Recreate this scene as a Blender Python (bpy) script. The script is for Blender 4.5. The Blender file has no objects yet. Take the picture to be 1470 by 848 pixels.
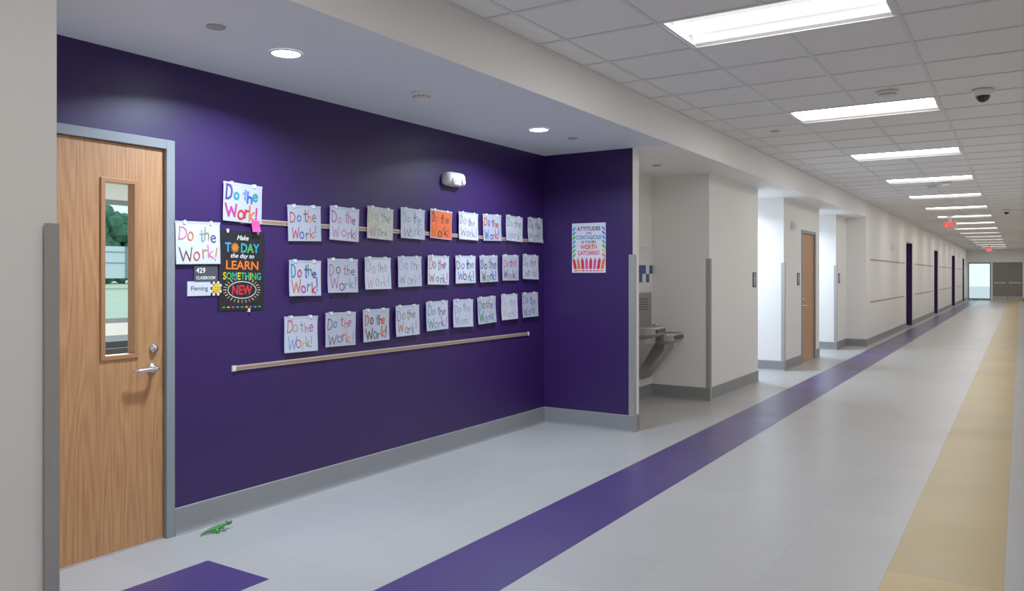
import bpy, bmesh, math, random
from mathutils import Vector, Matrix

scn = bpy.context.scene
COL = scn.collection
scn.view_settings.view_transform = 'Standard'
scn.view_settings.look = 'None'
scn.view_settings.exposure = 0.30
scn.view_settings.gamma = 1.2

# ------------------------------------------------------------------ materials
def lin(c):
    c = c / 255.0
    return c / 12.92 if c <= 0.04045 else ((c + 0.055) / 1.055) ** 2.4
def rgb(r, g, b):
    return (lin(r), lin(g), lin(b), 1.0)

def mat(name, col, rough=0.6, metal=0.0, emit=0.0, var=0.0, vscale=3.0, bump=0.0, bscale=200.0, spec=0.5, vec=None):
    m = bpy.data.materials.new(name)
    m.use_nodes = True
    nt = m.node_tree
    b = nt.nodes['Principled BSDF']
    b.inputs['Base Color'].default_value = col
    b.inputs['Roughness'].default_value = rough
    b.inputs['Metallic'].default_value = metal
    b.inputs['Specular IOR Level'].default_value = spec
    if emit > 0:
        b.inputs['Emission Color'].default_value = col
        b.inputs['Emission Strength'].default_value = emit
    tc = nt.nodes.new('ShaderNodeTexCoord')
    mp = nt.nodes.new('ShaderNodeMapping')
    nt.links.new(tc.outputs['Object'], mp.inputs['Vector'])
    if vec: mp.inputs['Scale'].default_value = vec
    n = nt.nodes.new('ShaderNodeTexNoise')
    n.inputs['Scale'].default_value = vscale
    n.inputs['Detail'].default_value = 4
    nt.links.new(mp.outputs[0], n.inputs['Vector'])
    v = max(var, 0.01)
    mix = nt.nodes.new('ShaderNodeMix'); mix.data_type = 'RGBA'
    mix.inputs['A'].default_value = tuple(max(0, c * (1 - v)) for c in col[:3]) + (1,)
    mix.inputs['B'].default_value = tuple(min(1, c * (1 + v)) for c in col[:3]) + (1,)
    nt.links.new(n.outputs['Fac'], mix.inputs['Factor'])
    nt.links.new(mix.outputs['Result'], b.inputs['Base Color'])
    if bump > 0:
        n2 = nt.nodes.new('ShaderNodeTexNoise')
        n2.inputs['Scale'].default_value = bscale
        n2.inputs['Detail'].default_value = 3
        nt.links.new(mp.outputs[0], n2.inputs['Vector'])
        bp = nt.nodes.new('ShaderNodeBump')
        bp.inputs['Strength'].default_value = bump
        bp.inputs['Distance'].default_value = 0.002
        nt.links.new(n2.outputs['Fac'], bp.inputs['Height'])
        nt.links.new(bp.outputs[0], b.inputs['Normal'])
    return m

def tile_mat(name, c1, c2, mortar, size, off, rough=0.3, ms=0.003, speck=0.04):
    m = bpy.data.materials.new(name); m.use_nodes = True
    nt = m.node_tree; b = nt.nodes['Principled BSDF']
    tc = nt.nodes.new('ShaderNodeTexCoord'); mp = nt.nodes.new('ShaderNodeMapping')
    mp.inputs['Location'].default_value = (off[0], off[1], 0)
    nt.links.new(tc.outputs['Object'], mp.inputs['Vector'])
    br = nt.nodes.new('ShaderNodeTexBrick')
    br.offset = 0.0; br.squash = 1.0
    br.inputs['Scale'].default_value = 1.0
    br.inputs['Brick Width'].default_value = size
    br.inputs['Row Height'].default_value = size
    br.inputs['Mortar Size'].default_value = ms
    br.inputs['Mortar Smooth'].default_value = 0.3
    br.inputs['Color1'].default_value = c1
    br.inputs['Color2'].default_value = c2
    br.inputs['Mortar'].default_value = mortar
    nt.links.new(mp.outputs[0], br.inputs['Vector'])
    n = nt.nodes.new('ShaderNodeTexNoise'); n.inputs['Scale'].default_value = 60; n.inputs['Detail'].default_value = 6
    nt.links.new(mp.outputs[0], n.inputs['Vector'])
    mr = nt.nodes.new('ShaderNodeMapRange')
    mr.inputs['To Min'].default_value = 1 - speck; mr.inputs['To Max'].default_value = 1 + speck
    nt.links.new(n.outputs['Fac'], mr.inputs['Value'])
    mx = nt.nodes.new('ShaderNodeVectorMath'); mx.operation = 'SCALE'
    nt.links.new(br.outputs['Color'], mx.inputs[0]); nt.links.new(mr.outputs[0], mx.inputs['Scale'])
    nt.links.new(mx.outputs[0], b.inputs['Base Color'])
    n3 = nt.nodes.new('ShaderNodeTexNoise'); n3.inputs['Scale'].default_value = 1.5
    nt.links.new(mp.outputs[0], n3.inputs['Vector'])
    mr2 = nt.nodes.new('ShaderNodeMapRange')
    mr2.inputs['To Min'].default_value = rough - 0.06; mr2.inputs['To Max'].default_value = rough + 0.1
    nt.links.new(n3.outputs['Fac'], mr2.inputs['Value']); nt.links.new(mr2.outputs[0], b.inputs['Roughness'])
    return m

def wood_mat(name, light, dark):
    m = bpy.data.materials.new(name); m.use_nodes = True
    nt = m.node_tree; b = nt.nodes['Principled BSDF']
    tc = nt.nodes.new('ShaderNodeTexCoord')
    mp = nt.nodes.new('ShaderNodeMapping'); mp.inputs['Scale'].default_value = (1.0, 4.5, 0.4)
    nt.links.new(tc.outputs['Object'], mp.inputs['Vector'])
    w = nt.nodes.new('ShaderNodeTexNoise'); w.inputs['Scale'].default_value = 1.3; w.inputs['Detail'].default_value = 1.2
    w.inputs['Distortion'].default_value = 0.3
    nt.links.new(mp.outputs[0], w.inputs['Vector'])
    mul = nt.nodes.new('ShaderNodeMath'); mul.operation = 'MULTIPLY'; mul.inputs[1].default_value = 30
    nt.links.new(w.outputs['Fac'], mul.inputs[0])
    fr = nt.nodes.new('ShaderNodeMath'); fr.operation = 'PINGPONG'; fr.inputs[1].default_value = 1.0
    nt.links.new(mul.outputs[0], fr.inputs[0])
    mp2 = nt.nodes.new('ShaderNodeMapping'); mp2.inputs['Scale'].default_value = (40, 190, 4)
    nt.links.new(tc.outputs['Object'], mp2.inputs['Vector'])
    n = nt.nodes.new('ShaderNodeTexNoise'); n.inputs['Scale'].default_value = 1.0; n.inputs['Detail'].default_value = 5
    nt.links.new(mp2.outputs[0], n.inputs['Vector'])
    add = nt.nodes.new('ShaderNodeMath'); add.operation = 'MULTIPLY_ADD'
    nt.links.new(fr.outputs[0], add.inputs[0]); add.inputs[1].default_value = 0.24
    nt.links.new(n.outputs['Fac'], add.inputs[2])
    cr = nt.nodes.new('ShaderNodeValToRGB')
    cr.color_ramp.elements[0].position = 0.3; cr.color_ramp.elements[0].color = light
    cr.color_ramp.elements[1].position = 1.0; cr.color_ramp.elements[1].color = dark
    nt.links.new(add.outputs[0], cr.inputs['Fac'])
    nt.links.new(cr.outputs['Color'], b.inputs['Base Color'])
    b.inputs['Roughness'].default_value = 0.42
    return m

def glass_mat(name, tint=(0.96, 0.99, 0.99, 1)):
    m = bpy.data.materials.new(name); m.use_nodes = True
    nt = m.node_tree; nt.nodes.clear()
    o = nt.nodes.new('ShaderNodeOutputMaterial')
    t = nt.nodes.new('ShaderNodeBsdfTransparent'); t.inputs['Color'].default_value = tint
    g = nt.nodes.new('ShaderNodeBsdfGlossy'); g.inputs['Roughness'].default_value = 0.02
    mx = nt.nodes.new('ShaderNodeMixShader')
    lw = nt.nodes.new('ShaderNodeLayerWeight'); lw.inputs['Blend'].default_value = 0.05
    nt.links.new(lw.outputs['Fresnel'], mx.inputs['Fac'])
    nt.links.new(t.outputs[0], mx.inputs[1]); nt.links.new(g.outputs[0], mx.inputs[2])
    nt.links.new(mx.outputs[0], o.inputs['Surface'])
    return m

M_cream = mat('cream_paint', rgb(240, 237, 232), 0.55, var=0.012, bump=0.12, bscale=260)
M_white = mat('soffit_paint', rgb(244, 242, 238), 0.6, var=0.012, bump=0.08, bscale=260)
M_alc = mat('alcove_ceiling_cool_cast', rgb(228, 232, 240), 0.6, var=0.02, bump=0.08)  # same cream surface, with the cool light's tint put into its colour
M_purple = mat('purple_paint', rgb(44, 22, 78), 0.40, var=0.05, vscale=1.5, bump=0.12, bscale=180, spec=0.36)
M_base = mat('rubber_base_gray', rgb(134, 134, 135), 0.5, var=0.03)
M_frame = mat('gray_frame_paint', rgb(130, 136, 139), 0.4, var=0.02)
M_steel = mat('stainless_steel', rgb(170, 167, 164), 0.38, metal=0.5, var=0.08, vscale=4, vec=(30, 30, 0.8))
M_chrome = mat('satin_chrome', rgb(205, 203, 200), 0.25, metal=0.9)
M_ftn = mat('fountain_metal', rgb(160, 155, 150), 0.36, metal=0.6, var=0.06)
M_wood = wood_mat('oak_door_veneer', rgb(204, 148, 96), rgb(152, 96, 54))
M_woodtrim = mat('oak_trim', rgb(168, 114, 72), 0.45, var=0.1, vscale=8, vec=(1, 1, 0.1))
M_tilec = mat('ceiling_tile', rgb(238, 236, 234), 0.95, var=0.07, vscale=110, bump=0.3, bscale=140)
M_grid = mat('ceiling_grid_metal', rgb(222, 220, 219), 0.5)
M_lens = mat('troffer_lens', (1, 0.985, 0.965, 1), 0.5, emit=15.5)
M_refl = mat('troffer_reflector', (1, 0.985, 0.965, 1), 0.5, emit=0.4)
M_lwhite = mat('fixture_white', rgb(228, 227, 225), 0.4)
M_dl = mat('downlight_lens', (0.86, 0.92, 1, 1), 0.5, emit=22)
M_plast = mat('white_plastic', rgb(232, 230, 226), 0.4)
M_black = mat('black_plastic', rgb(22, 22, 24), 0.25)
M_dark = mat('dark_gray_sign', rgb(62, 64, 70), 0.5)
M_text = mat('white_lettering', rgb(236, 236, 236), 0.5)
M_cork = mat('cork_strip', rgb(160, 118, 82), 0.8, var=0.15, vscale=90)
M_alu = mat('rail_aluminum', rgb(196, 191, 188), 0.35, metal=0.4)
M_red = mat('exit_red', rgb(235, 30, 30), 0.5, emit=1.2)
M_glass = glass_mat('door_glass')
OFFX = 2.49
M_floor = tile_mat('floor_tile_light', rgb(176, 174, 171), rgb(171, 169, 167), rgb(161, 159, 157), 0.485, (OFFX, 0.1), 0.31)
M_floorp = tile_mat('floor_tile_purple', rgb(68, 52, 110), rgb(62, 47, 102), rgb(54, 42, 90), 0.485, (OFFX, 0.1), 0.31)
M_floory = tile_mat('floor_tile_yellow', rgb(194, 164, 96), rgb(178, 152, 94), rgb(162, 138, 86), 0.485, (OFFX, 0.1), 0.36)
M_vest = tile_mat('vestibule_tile', rgb(176, 176, 176), rgb(168, 168, 170), rgb(150, 150, 150), 0.3, (0, 0), 0.4)

# ------------------------------------------------------------------ mesh builder
class MB:
    def __init__(s):
        s.v = []; s.f = []; s.mi = []; s.mats = []; s.sm = []
    def m(s, mt):
        if mt not in s.mats: s.mats.append(mt)
        return s.mats.index(mt)
    def quad(s, pts, mt, smooth=False):
        b = len(s.v); s.v += [tuple(p) for p in pts]
        s.f.append(tuple(range(b, b + len(pts)))); s.mi.append(s.m(mt)); s.sm.append(smooth)
    def box(s, x0, x1, y0, y1, z0, z1, mt, over=None):
        b = len(s.v)
        s.v += [(x0,y0,z0),(x1,y0,z0),(x1,y1,z0),(x0,y1,z0),(x0,y0,z1),(x1,y0,z1),(x1,y1,z1),(x0,y1,z1)]
        F = {'z-':(0,3,2,1),'z+':(4,5,6,7),'y-':(0,1,5,4),'x+':(1,2,6,5),'y+':(2,3,7,6),'x-':(3,0,4,7)}
        for k, f in F.items():
            s.f.append(tuple(b + i for i in f))
            s.mi.append(s.m((over or {}).get(k, mt))); s.sm.append(False)
    def loft(s, rings, mt, cap0=True, cap1=True, smooth=True, closed=True):
        b = len(s.v); n = len(rings[0]); k = s.m(mt)
        for r in rings: s.v += [tuple(p) for p in r]
        for i in range(len(rings) - 1):
            for j in range(n if closed else n - 1):
                j2 = (j + 1) % n
                s.f.append((b+i*n+j, b+i*n+j2, b+(i+1)*n+j2, b+(i+1)*n+j)); s.mi.append(k); s.sm.append(smooth)
        if cap0: s.f.append(tuple(b + j for j in range(n))[::-1]); s.mi.append(k); s.sm.append(False)
        if cap1: s.f.append(tuple(b + (len(rings)-1)*n + j for j in range(n))); s.mi.append(k); s.sm.append(False)
    def lathe(s, c, axis, prof, mt, n=28, smooth=True):
        a = Vector(axis).normalized(); c = Vector(c)
        u = a.orthogonal().normalized(); w = a.cross(u)
        rings = []
        for r, h in prof:
            rings.append([c + a*h + (u*math.cos(t) + w*math.sin(t))*max(r, 1e-4) for t in [2*math.pi*i/n for i in range(n)]])
        s.loft(rings, mt, True, True, smooth)
    def tube(s, pts, r, mt, n=10):
        rings = []
        pts = [Vector(p) for p in pts]
        for i, p in enumerate(pts):
            d = (pts[min(i+1, len(pts)-1)] - pts[max(i-1, 0)]).normalized()
            up = Vector((0, 0, 1)) if abs(d.z) < 0.9 else Vector((1, 0, 0))
            u = d.cross(up).normalized(); w = d.cross(u)
            rr = r[i] if isinstance(r, (list, tuple)) else r
            rings.append([p + (u*math.cos(t) + w*math.sin(t))*rr for t in [2*math.pi*k/n for k in range(n)]])
        s.loft(rings, mt)
    def build(s, name, matrix=None, parent=None, bevel=0.0, recalc=True):
        me = bpy.data.meshes.new(name)
        me.from_pydata(s.v, [], s.f)
        for mt in s.mats: me.materials.append(mt)
        for i, p in enumerate(me.polygons):
            p.material_index = s.mi[i]; p.use_smooth = s.sm[i]
        if recalc:
            bm = bmesh.new(); bm.from_mesh(me)
            bmesh.ops.recalc_face_normals(bm, faces=bm.faces); bm.to_mesh(me); bm.free()
        me.update()
        o = bpy.data.objects.new(name, me); COL.objects.link(o)
        if parent: o.parent = parent
        if matrix is not None: o.matrix_world = matrix if not parent else o.matrix_world
        if bevel:
            md = o.modifiers.new('bevel', 'BEVEL'); md.width = bevel; md.segments = 3; md.limit_method = 'ANGLE'
        return o

def wallM(loc, kind='L', rot=0.0):
    # kind L: surface facing +X (reads along +Y); kind E: surface facing -Y (reads along +X)
    if kind == 'L':
        R = Matrix(((0, 0, 1), (1, 0, 0), (0, 1, 0)))
    else:
        R = Matrix(((1, 0, 0), (0, 0, -1), (0, 1, 0)))
    return Matrix.Translation(loc) @ R.to_4x4() @ Matrix.Rotation(rot, 4, 'Z')

def text_into(mb, body, mats, cx, cy, w, h, z, bold=0.0, ital=0.0):
    cu = bpy.data.curves.new('t', 'FONT'); cu.body = body; cu.size = 1; cu.offset = bold
    cu.align_x = 'CENTER'; cu.shear = ital; cu.resolution_u = 3
    o = bpy.data.objects.new('t', cu); COL.objects.link(o)
    for mt in mats: cu.materials.append(mt)
    if len(mats) > 1:
        k = 0
        for i, ch in enumerate(body):
            if ch != ' ':
                cu.body_format[i].material_index = k % len(mats); k += 1
    bpy.context.view_layer.update()
    dg = bpy.context.evaluated_depsgraph_get()
    me = bpy.data.meshes.new_from_object(o.evaluated_get(dg))
    xs = [v.co.x for v in me.vertices]; ys = [v.co.y for v in me.vertices]
    x0, x1, y0, y1 = min(xs), max(xs), min(ys), max(ys)
    b = len(mb.v)
    for v in me.vertices:
        mb.v.append((cx + ((v.co.x - x0)/(x1 - x0) - 0.5)*w, cy + ((v.co.y - y0)/(y1 - y0) - 0.5)*h, z))
    for p in me.polygons:
        mb.f.append(tuple(b + i for i in p.vertices))
        mb.mi.append(mb.m(mats[min(p.material_index, len(mats)-1)])); mb.sm.append(False)
    bpy.data.objects.remove(o); bpy.data.meshes.remove(me); bpy.data.curves.remove(cu)

# ------------------------------------------------------------------ dimensions (metres)
XW = -3.94      # recessed purple wall
XP = -3.00      # pilaster plane
XS = -2.62      # soffit face / far wall plane
HA = 2.61       # alcove ceiling
HC = 2.92       # corridor ceiling
TOP = 3.2
YR = 6.75       # purple return wall
YEND = 53.0
XR = 0.45

def P(x, y):   # photograph survey position of something mounted on the purple wall -> (Y, Z) on that wall
    return 3.94*(1609.0/(1465 - x) - 0.6395), 1.44 + (395 - y)/(0.2138*(1465 - x))

# ------------------------------------------------------------------ floor
mb = MB()
def fl(x0, x1, y0, y1, mt): mb.quad([(x0,y0,0),(x1,y0,0),(x1,y1,0),(x0,y1,0)], mt)
fl(-2.49, -2.005, -3.2, YEND, M_floorp)
fl(-0.55, -0.065, -3.2, YEND, M_floory)
fl(-2.005, -0.55, -3.2, YEND, M_floor)
fl(-0.065, 1.7, -3.2, YEND, M_floor)
fl(-3.0, -2.49, -3.2, YEND, M_floor)
fl(-4.09, -3.46, 1.5, 10.88, M_floor)
fl(-3.46, -3.0, 1.5, 2.56, M_floorp)
fl(-3.46, -3.0, 2.56, 10.88, M_floor)
fl(-5.2, -3.0, 10.88, YEND, M_vest)
mb.build('floor')

# ------------------------------------------------------------------ walls
mb = MB(); mb.box(-4.09, XP, -3.2, 1.57, 0, TOP, M_cream); mb.build('wall_left_near')
DY0, DY1 = 1.735, 2.645   # classroom door leaf
mb = MB()
mb.box(XW-0.15, XW, 1.57, DY0-0.05, 0, TOP, M_purple, {'x-': M_cream})
mb.box(XW-0.15, XW, DY0-0.05, DY1+0.05, 2.18, TOP, M_purple, {'x-': M_cream})
mb.box(XW-0.15, XW, DY1+0.05, YR+0.14, 0, TOP, M_purple, {'x-': M_cream})
mb.build('wall_left_purple')
mb = MB(); mb.box(XW, XP, YR, YR+0.14, 0, TOP, M_cream, {'y-': M_purple}); mb.build('wall_return_purple')
mb = MB(); mb.box(XW-0.15, -3.7, YR+0.14, 8.88, 0, TOP, M_cream); mb.build('wall_fountain_back')
mb = MB(); mb.box(-5.0, XP, 8.88, 10.88, 0, TOP, M_cream); mb.build('wall_pilaster')
mb = MB()
mb.box(-5.0, XP, 12.28, 13.42, 0, TOP, M_cream); mb.box(-5.0, XP, 14.46, 14.78, 0, TOP, M_cream)
mb.box(-5.0, XP, 13.42, 14.46, 2.18, TOP, M_cream); mb.box(-5.0, -3.2, 13.42, 14.46, 0, 2.18, M_cream)
mb.build('wall_pilaster_with_door')
mb = MB(); mb.box(-5.0, XP, 16.3, 17.35, 0, TOP, M_cream); mb.build('wall_pilaster_end')
M_blue = mat('pale_blue_wall', rgb(214, 228, 240), 0.55, var=0.02)  # pale blue base colour for the vestibule back wall
mb = MB(); mb.box(-5.15, -5.0, 8.88, 17.35, 0, TOP, M_blue); mb.build('wall_vestibule_back')
doorsY = [(24.0, 25.5), (32.3, 33.9), (41.0, 43.2), (49.0, 50.5)]
RD = XS - 0.22
mb = MB(); y = 17.35
for a, b_ in doorsY:
    mb.box(-5.15, XS, y, a, 0, TOP, M_cream)
    mb.box(-5.15, XS, a, b_, 2.35, TOP, M_cream)
    mb.box(-5.15, RD, a, b_, 0, 2.35, M_purple)
    mb.box(RD, XS-0.01, b_-0.03, b_, 0, 2.35, M_purple)
    mb.box(RD, XS-0.01, a, a+0.03, 0, 2.35, M_purple)
    y = b_
mb.box(-5.15, XS, y, YEND, 0, TOP, M_cream)
mb.build('wall_left_far')
mb = MB()
mb.box(XR, XR+0.2, 6.5, YEND, 0, TOP, M_cream); mb.box(XR, 1.8, 6.3, 6.5, 0, TOP, M_cream)
mb.box(1.6, 1.8, -3.2, 6.3, 0, TOP, M_cream); mb.build('wall_right')
mb = MB(); mb.box(-4.09, 1.8, -3.4, -3.2, 0, TOP, M_cream); mb.build('wall_back')
mb = MB()
mb.box(-5.15, -2.56, YEND, YEND+0.2, 0, TOP, M_cream)
mb.box(-2.56, 0.1, YEND, YEND+0.2, 2.18, TOP, M_cream)
mb.box(-1.42, -1.34, YEND, YEND+0.2, 0, 2.18, M_cream)
mb.box(0.1, 0.65, YEND, YEND+0.2, 0, TOP, M_cream)
mb.build('wall_end')
# soffit
mb = MB()
mb.box(XW, XS, -3.2, YR, HA, TOP, M_white, {'z-': M_alc})
mb.box(XW, XS, YR, 8.88, HA, TOP, M_white)
mb.box(-5.0, XS, 8.88, 17.35, HA, TOP, M_white)
mb.build('ceiling_soffit')
mb = MB(); mb.box(-10.4, 1.8, -3.4, YEND+0.2, TOP, TOP+0.2, M_white); mb.build('sky_leak_blocker')  # unseen slab added to stop sky light leaking in above the ceiling

# ------------------------------------------------------------------ ceiling tiles + grid
gx = [XS, -2.41, -1.80, -1.19, -0.58, 0.03, 0.64, 1.25, 1.6]
gy0 = 4.39 - 0.61*12
ny = int((YEND - gy0)/0.61) + 1
gy = [gy0 + 0.61*i for i in range(ny)]
gy = [max(-3.2, v) for v in gy if v > -3.6] + [YEND]
fix = []
mb = MB()
for j in range(len(gy)-1):
    k = round((gy[j] - 4.39)/0.61)
    isf = (k % 5 == 0)
    if isf and gy[j+1]-gy[j] > 0.5: fix.append(gy[j])
    for i in range(len(gx)-1):
        if isf and i in (2, 3) and gy[j+1]-gy[j] > 0.5: continue
        mb.quad([(gx[i],gy[j],HC),(gx[i],gy[j+1],HC),(gx[i+1],gy[j+1],HC),(gx[i+1],gy[j],HC)], M_tilec)
mb.build('ceiling', recalc=False)
mb = MB()
w = 0.012
for i in range(1, len(gx)-1):
    if i == 3:
        for j in range(len(gy)-1):
            if round((gy[j]-4.39)/0.61) % 5 != 0:
                mb.box(gx[i]-w, gx[i]+w, gy[j], gy[j+1], HC-0.006, HC-0.0005, M_grid)
    else:
        mb.box(gx[i]-w, gx[i]+w, -3.2, YEND, HC-0.006, HC-0.0005, M_grid)
for v in gy[1:-1]:
    mb.box(XS, 1.6, v-w, v+w, HC-0.0062, HC-0.0007, M_grid)
mb.box(XS, XS+0.022, -3.2, YEND, HC-0.008, HC-0.0005, M_grid)
mb.build('trim_ceiling_grid')

for y0 in fix:
    mb = MB()
    x0, x1 = -1.788, -0.592; ya, yb = y0+0.012, y0+0.598
    prof = [(ya, 0.0), (ya+0.03, 0.012), (ya+0.10, 0.055), (ya+0.15, 0.06),
            (ya+0.18, 0.03), (ya+0.293, 0.008), (yb-0.18, 0.03), (yb-0.15, 0.06), (yb-0.10, 0.055), (yb-0.03, 0.012), (yb, 0.0)]
    mts = [M_lwhite, M_refl, M_refl, M_refl, M_lens, M_lens, M_refl, M_refl, M_refl, M_lwhite]
    for q in range(len(prof)-1):
        (a, za), (b_, zb) = prof[q], prof[q+1]
        mb.quad([(x0+0.02, a, HC+za), (x1-0.02, a, HC+za), (x1-0.02, b_, HC+zb), (x0+0.02, b_, HC+zb)], mts[q])
    for xx0, xx1 in ((x0, x0+0.02), (x1-0.02, x1)):
        mb.box(xx0, xx1, ya, yb, HC-0.002, HC+0.09, M_lwhite)
    mb.box(x0, x1, ya, yb, HC+0.088, HC+0.1, M_lwhite)
    mb.build('ceiling_troffer_light', recalc=False)

# ------------------------------------------------------------------ baseboards
def base_y(name, x, y0, y1):
    mb = MB()
    pr = [(0, 0), (0.02, 0), (0.012, 0.012), (0.009, 0.03), (0.009, 0.147), (0.005, 0.152), (0, 0.152)]
    mb.loft([[(x+a, y0, z) for a, z in pr], [(x+a, y1, z) for a, z in pr]], M_base, smooth=False)
    mb.build(name)
def base_x(name, y, x0, x1):
    mb = MB()
    pr = [(0, 0), (0.02, 0), (0.012, 0.012), (0.009, 0.03), (0.009, 0.147), (0.005, 0.152), (0, 0.152)]
    mb.loft([[(x0, y-a, z) for a, z in pr], [(x1, y-a, z) for a, z in pr]], M_base, smooth=False)
    mb.build(name)
base_y('baseboard_left_purple', XW, DY1+0.052, YR)
base_x('baseboard_return', YR, XW, XP+0.012)
base_y('baseboard_left_near', XP, -3.2, 1.57)
base_y('baseboard_return_end', XP, YR, YR+0.14)
base_y('baseboard_fountain', -3.7, YR+0.14, 8.88)
base_x('baseboard_pilaster_side', 8.88, -3.7, XP+0.012)
base_y('baseboard_pilaster', XP, 8.88, 10.88)
base_x('baseboard_vestibule_side', 12.28, -5, XP+0.012)
base_y('baseboard_pilaster_door', XP, 12.28, 13.42)
base_y('baseboard_pilaster_door_end', XP, 14.46, 14.78)
base_x('baseboard_vestibule_side_far', 16.3, -5, XP+0.012)
base_y('baseboard_pilaster_end', XP, 16.3, 17.35)
base_x('baseboard_jog', 17.35, XP, XS+0.012)
base_y('baseboard_vestibule_back', -5.0, 10.88, 16.3)
y = 17.35
for k, (a, b_) in enumerate(doorsY):
    base_y('baseboard_left_far_%d' % k, XS, y, a); y = b_
base_y('baseboard_left_far_end', XS, y, YEND)
base_x('baseboard_end', YEND, 0.1, XR)

# ------------------------------------------------------------------ corner guards
def guard(x, y, ysign):
    mb = MB(); t = 0.003; w = 0.05
    mb.box(x, x+t, min(y, y+ysign*w), max(y, y+ysign*w), 0.0, 1.63, M_steel)
    mb.box(x-w, x+t, min(y, y-ysign*t), max(y, y-ysign*t), 0.0, 1.63, M_steel)
    mb.build('corner_guard')
guard(XP+0.012, 1.57, -1)
guard(XP+0.012, YR, 1)
guard(XP+0.012, 8.88, 1)
guard(XP+0.012, 12.28, 1)
guard(XP+0.012, 16.3, 1)

# ------------------------------------------------------------------ doors
def lever(mb, x, y, z, sgn=-1):
    mb.lathe((x, y, z), (1, 0, 0), [(0.027, 0), (0.027, 0.008), (0.022, 0.012), (0.011, 0.014), (0.011, 0.05)], M_chrome)
    mb.tube([(x+0.05, y, z), (x+0.058, y+sgn*0.012, z), (x+0.058, y+sgn*0.05, z-0.002), (x+0.056, y+sgn*0.10, z-0.004), (x+0.05, y+sgn*0.135, z-0.003)],
            [0.012, 0.014, 0.012, 0.011, 0.008], M_chrome)
    mb.lathe((x, y+0.008, z+0.105), (1, 0, 0), [(0.024, 0), (0.023, 0.012), (0.012, 0.016), (0.012, 0.022), (0.004, 0.023)], M_chrome)

def frame(name, x, y0, y1, zt, depth=0.14, parent=None, w=0.05):
    mb = MB()
    pr = 0.012
    mb.box(x-depth, x+pr, y0-w, y0, 0, zt+w, M_frame); mb.box(x-depth, x+pr, y1, y1+w, 0, zt+w, M_frame)
    mb.box(x-depth, x+pr, y0, y1, zt, zt+w, M_frame)
    if depth > 0.1:
        mb.box(x-depth, x-0.065, y0, y0+0.015, 0, zt, M_frame); mb.box(x-depth, x-0.065, y1-0.015, y1, 0, zt, M_frame)
        mb.box(x-depth, x-0.065, y0, y1, zt-0.015, zt, M_frame)
    return mb.build(name, bevel=0.002, parent=parent)

def emp(name):
    e = bpy.data.objects.new(name, None); COL.objects.link(e); e.empty_display_size = 0.1; return e

d1 = emp('door_1')
frame('door_frame', XW, DY0, DY1, 2.13, parent=d1)
mb = MB()
lx0, lx1 = XW-0.06, XW-0.015
wy0, wy1, wz0, wz1 = 2.305, 2.475, 1.02, 1.925
a0, a1 = DY0+0.003, DY1-0.003
mb.box(lx0, lx1, a0, wy0, 0.008, 2.127, M_wood); mb.box(lx0, lx1, wy1, a1, 0.008, 2.127, M_wood)
mb.box(lx0, lx1, wy0, wy1, 0.008, wz0, M_wood); mb.box(lx0, lx1, wy0, wy1, wz1, 2.127, M_wood)
mb.build('leaf', parent=d1)
mb = MB(); t = 0.018
for (p0, p1, q0, q1) in ((wy0-t, wy0+0.006, wz0-t, wz1+t), (wy1-0.006, wy1+t, wz0-t, wz1+t), (wy0, wy1, wz0-t, wz0+0.006), (wy0, wy1, wz1-0.006, wz1+t)):
    mb.box(lx0-0.01, lx1+0.009, p0, p1, q0, q1, M_woodtrim)
mb.build('lite_trim', parent=d1, bevel=0.003)
mb = MB(); mb.box(lx0+0.018, lx0+0.024, wy0, wy1, wz0, wz1, M_glass); mb.build('lite_glass', parent=d1)
mb = MB(); lever(mb, lx1, DY1-0.07, 0.94)
mb.box(XW+0.002, XW+0.016, DY1-0.002, DY1+0.006, 0.9, 1.08, M_frame)
mb.build('lever_handle', parent=d1)
mb = MB(); mb.box(lx0-0.03, lx1+0.01, DY0, DY1, 0, 0.007, M_alu); mb.build('threshold', parent=d1)

d2 = emp('door_2')
frame('door_frame', XP, 13.47, 14.41, 2.13, parent=d2)
mb = MB(); mb.box(XP-0.06, XP-0.015, 13.473, 14.407, 0.008, 2.127, M_wood); mb.build('leaf', parent=d2)
mb = MB(); lever(mb, XP-0.015, 13.55, 0.94, 1); mb.build('lever_handle', parent=d2)
mb = MB(); mb.box(XP-0.16, XP-0.005, 13.42, 14.46, 0, 0.004, M_alu); mb.build('threshold', parent=d2)

M_brown = wood_mat('far_door_wood', rgb(150, 104, 78), rgb(106, 68, 50))
for k, (a, b_) in enumerate(doorsY):
    e = emp('door_%d' % (k+3))
    frame('door_frame', RD+0.005, a+0.12, a+1.25, 2.13, depth=0.0045, parent=e)
    mb = MB(); mb.box(RD+0.002, RD+0.015, a+0.12, a+1.25, 0.005, 2.13, M_brown); mb.build('leaf', parent=e)
    mb = MB(); lever(mb, RD+0.015, a+0.2, 0.95, 1); mb.build('lever_handle', parent=e)

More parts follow.
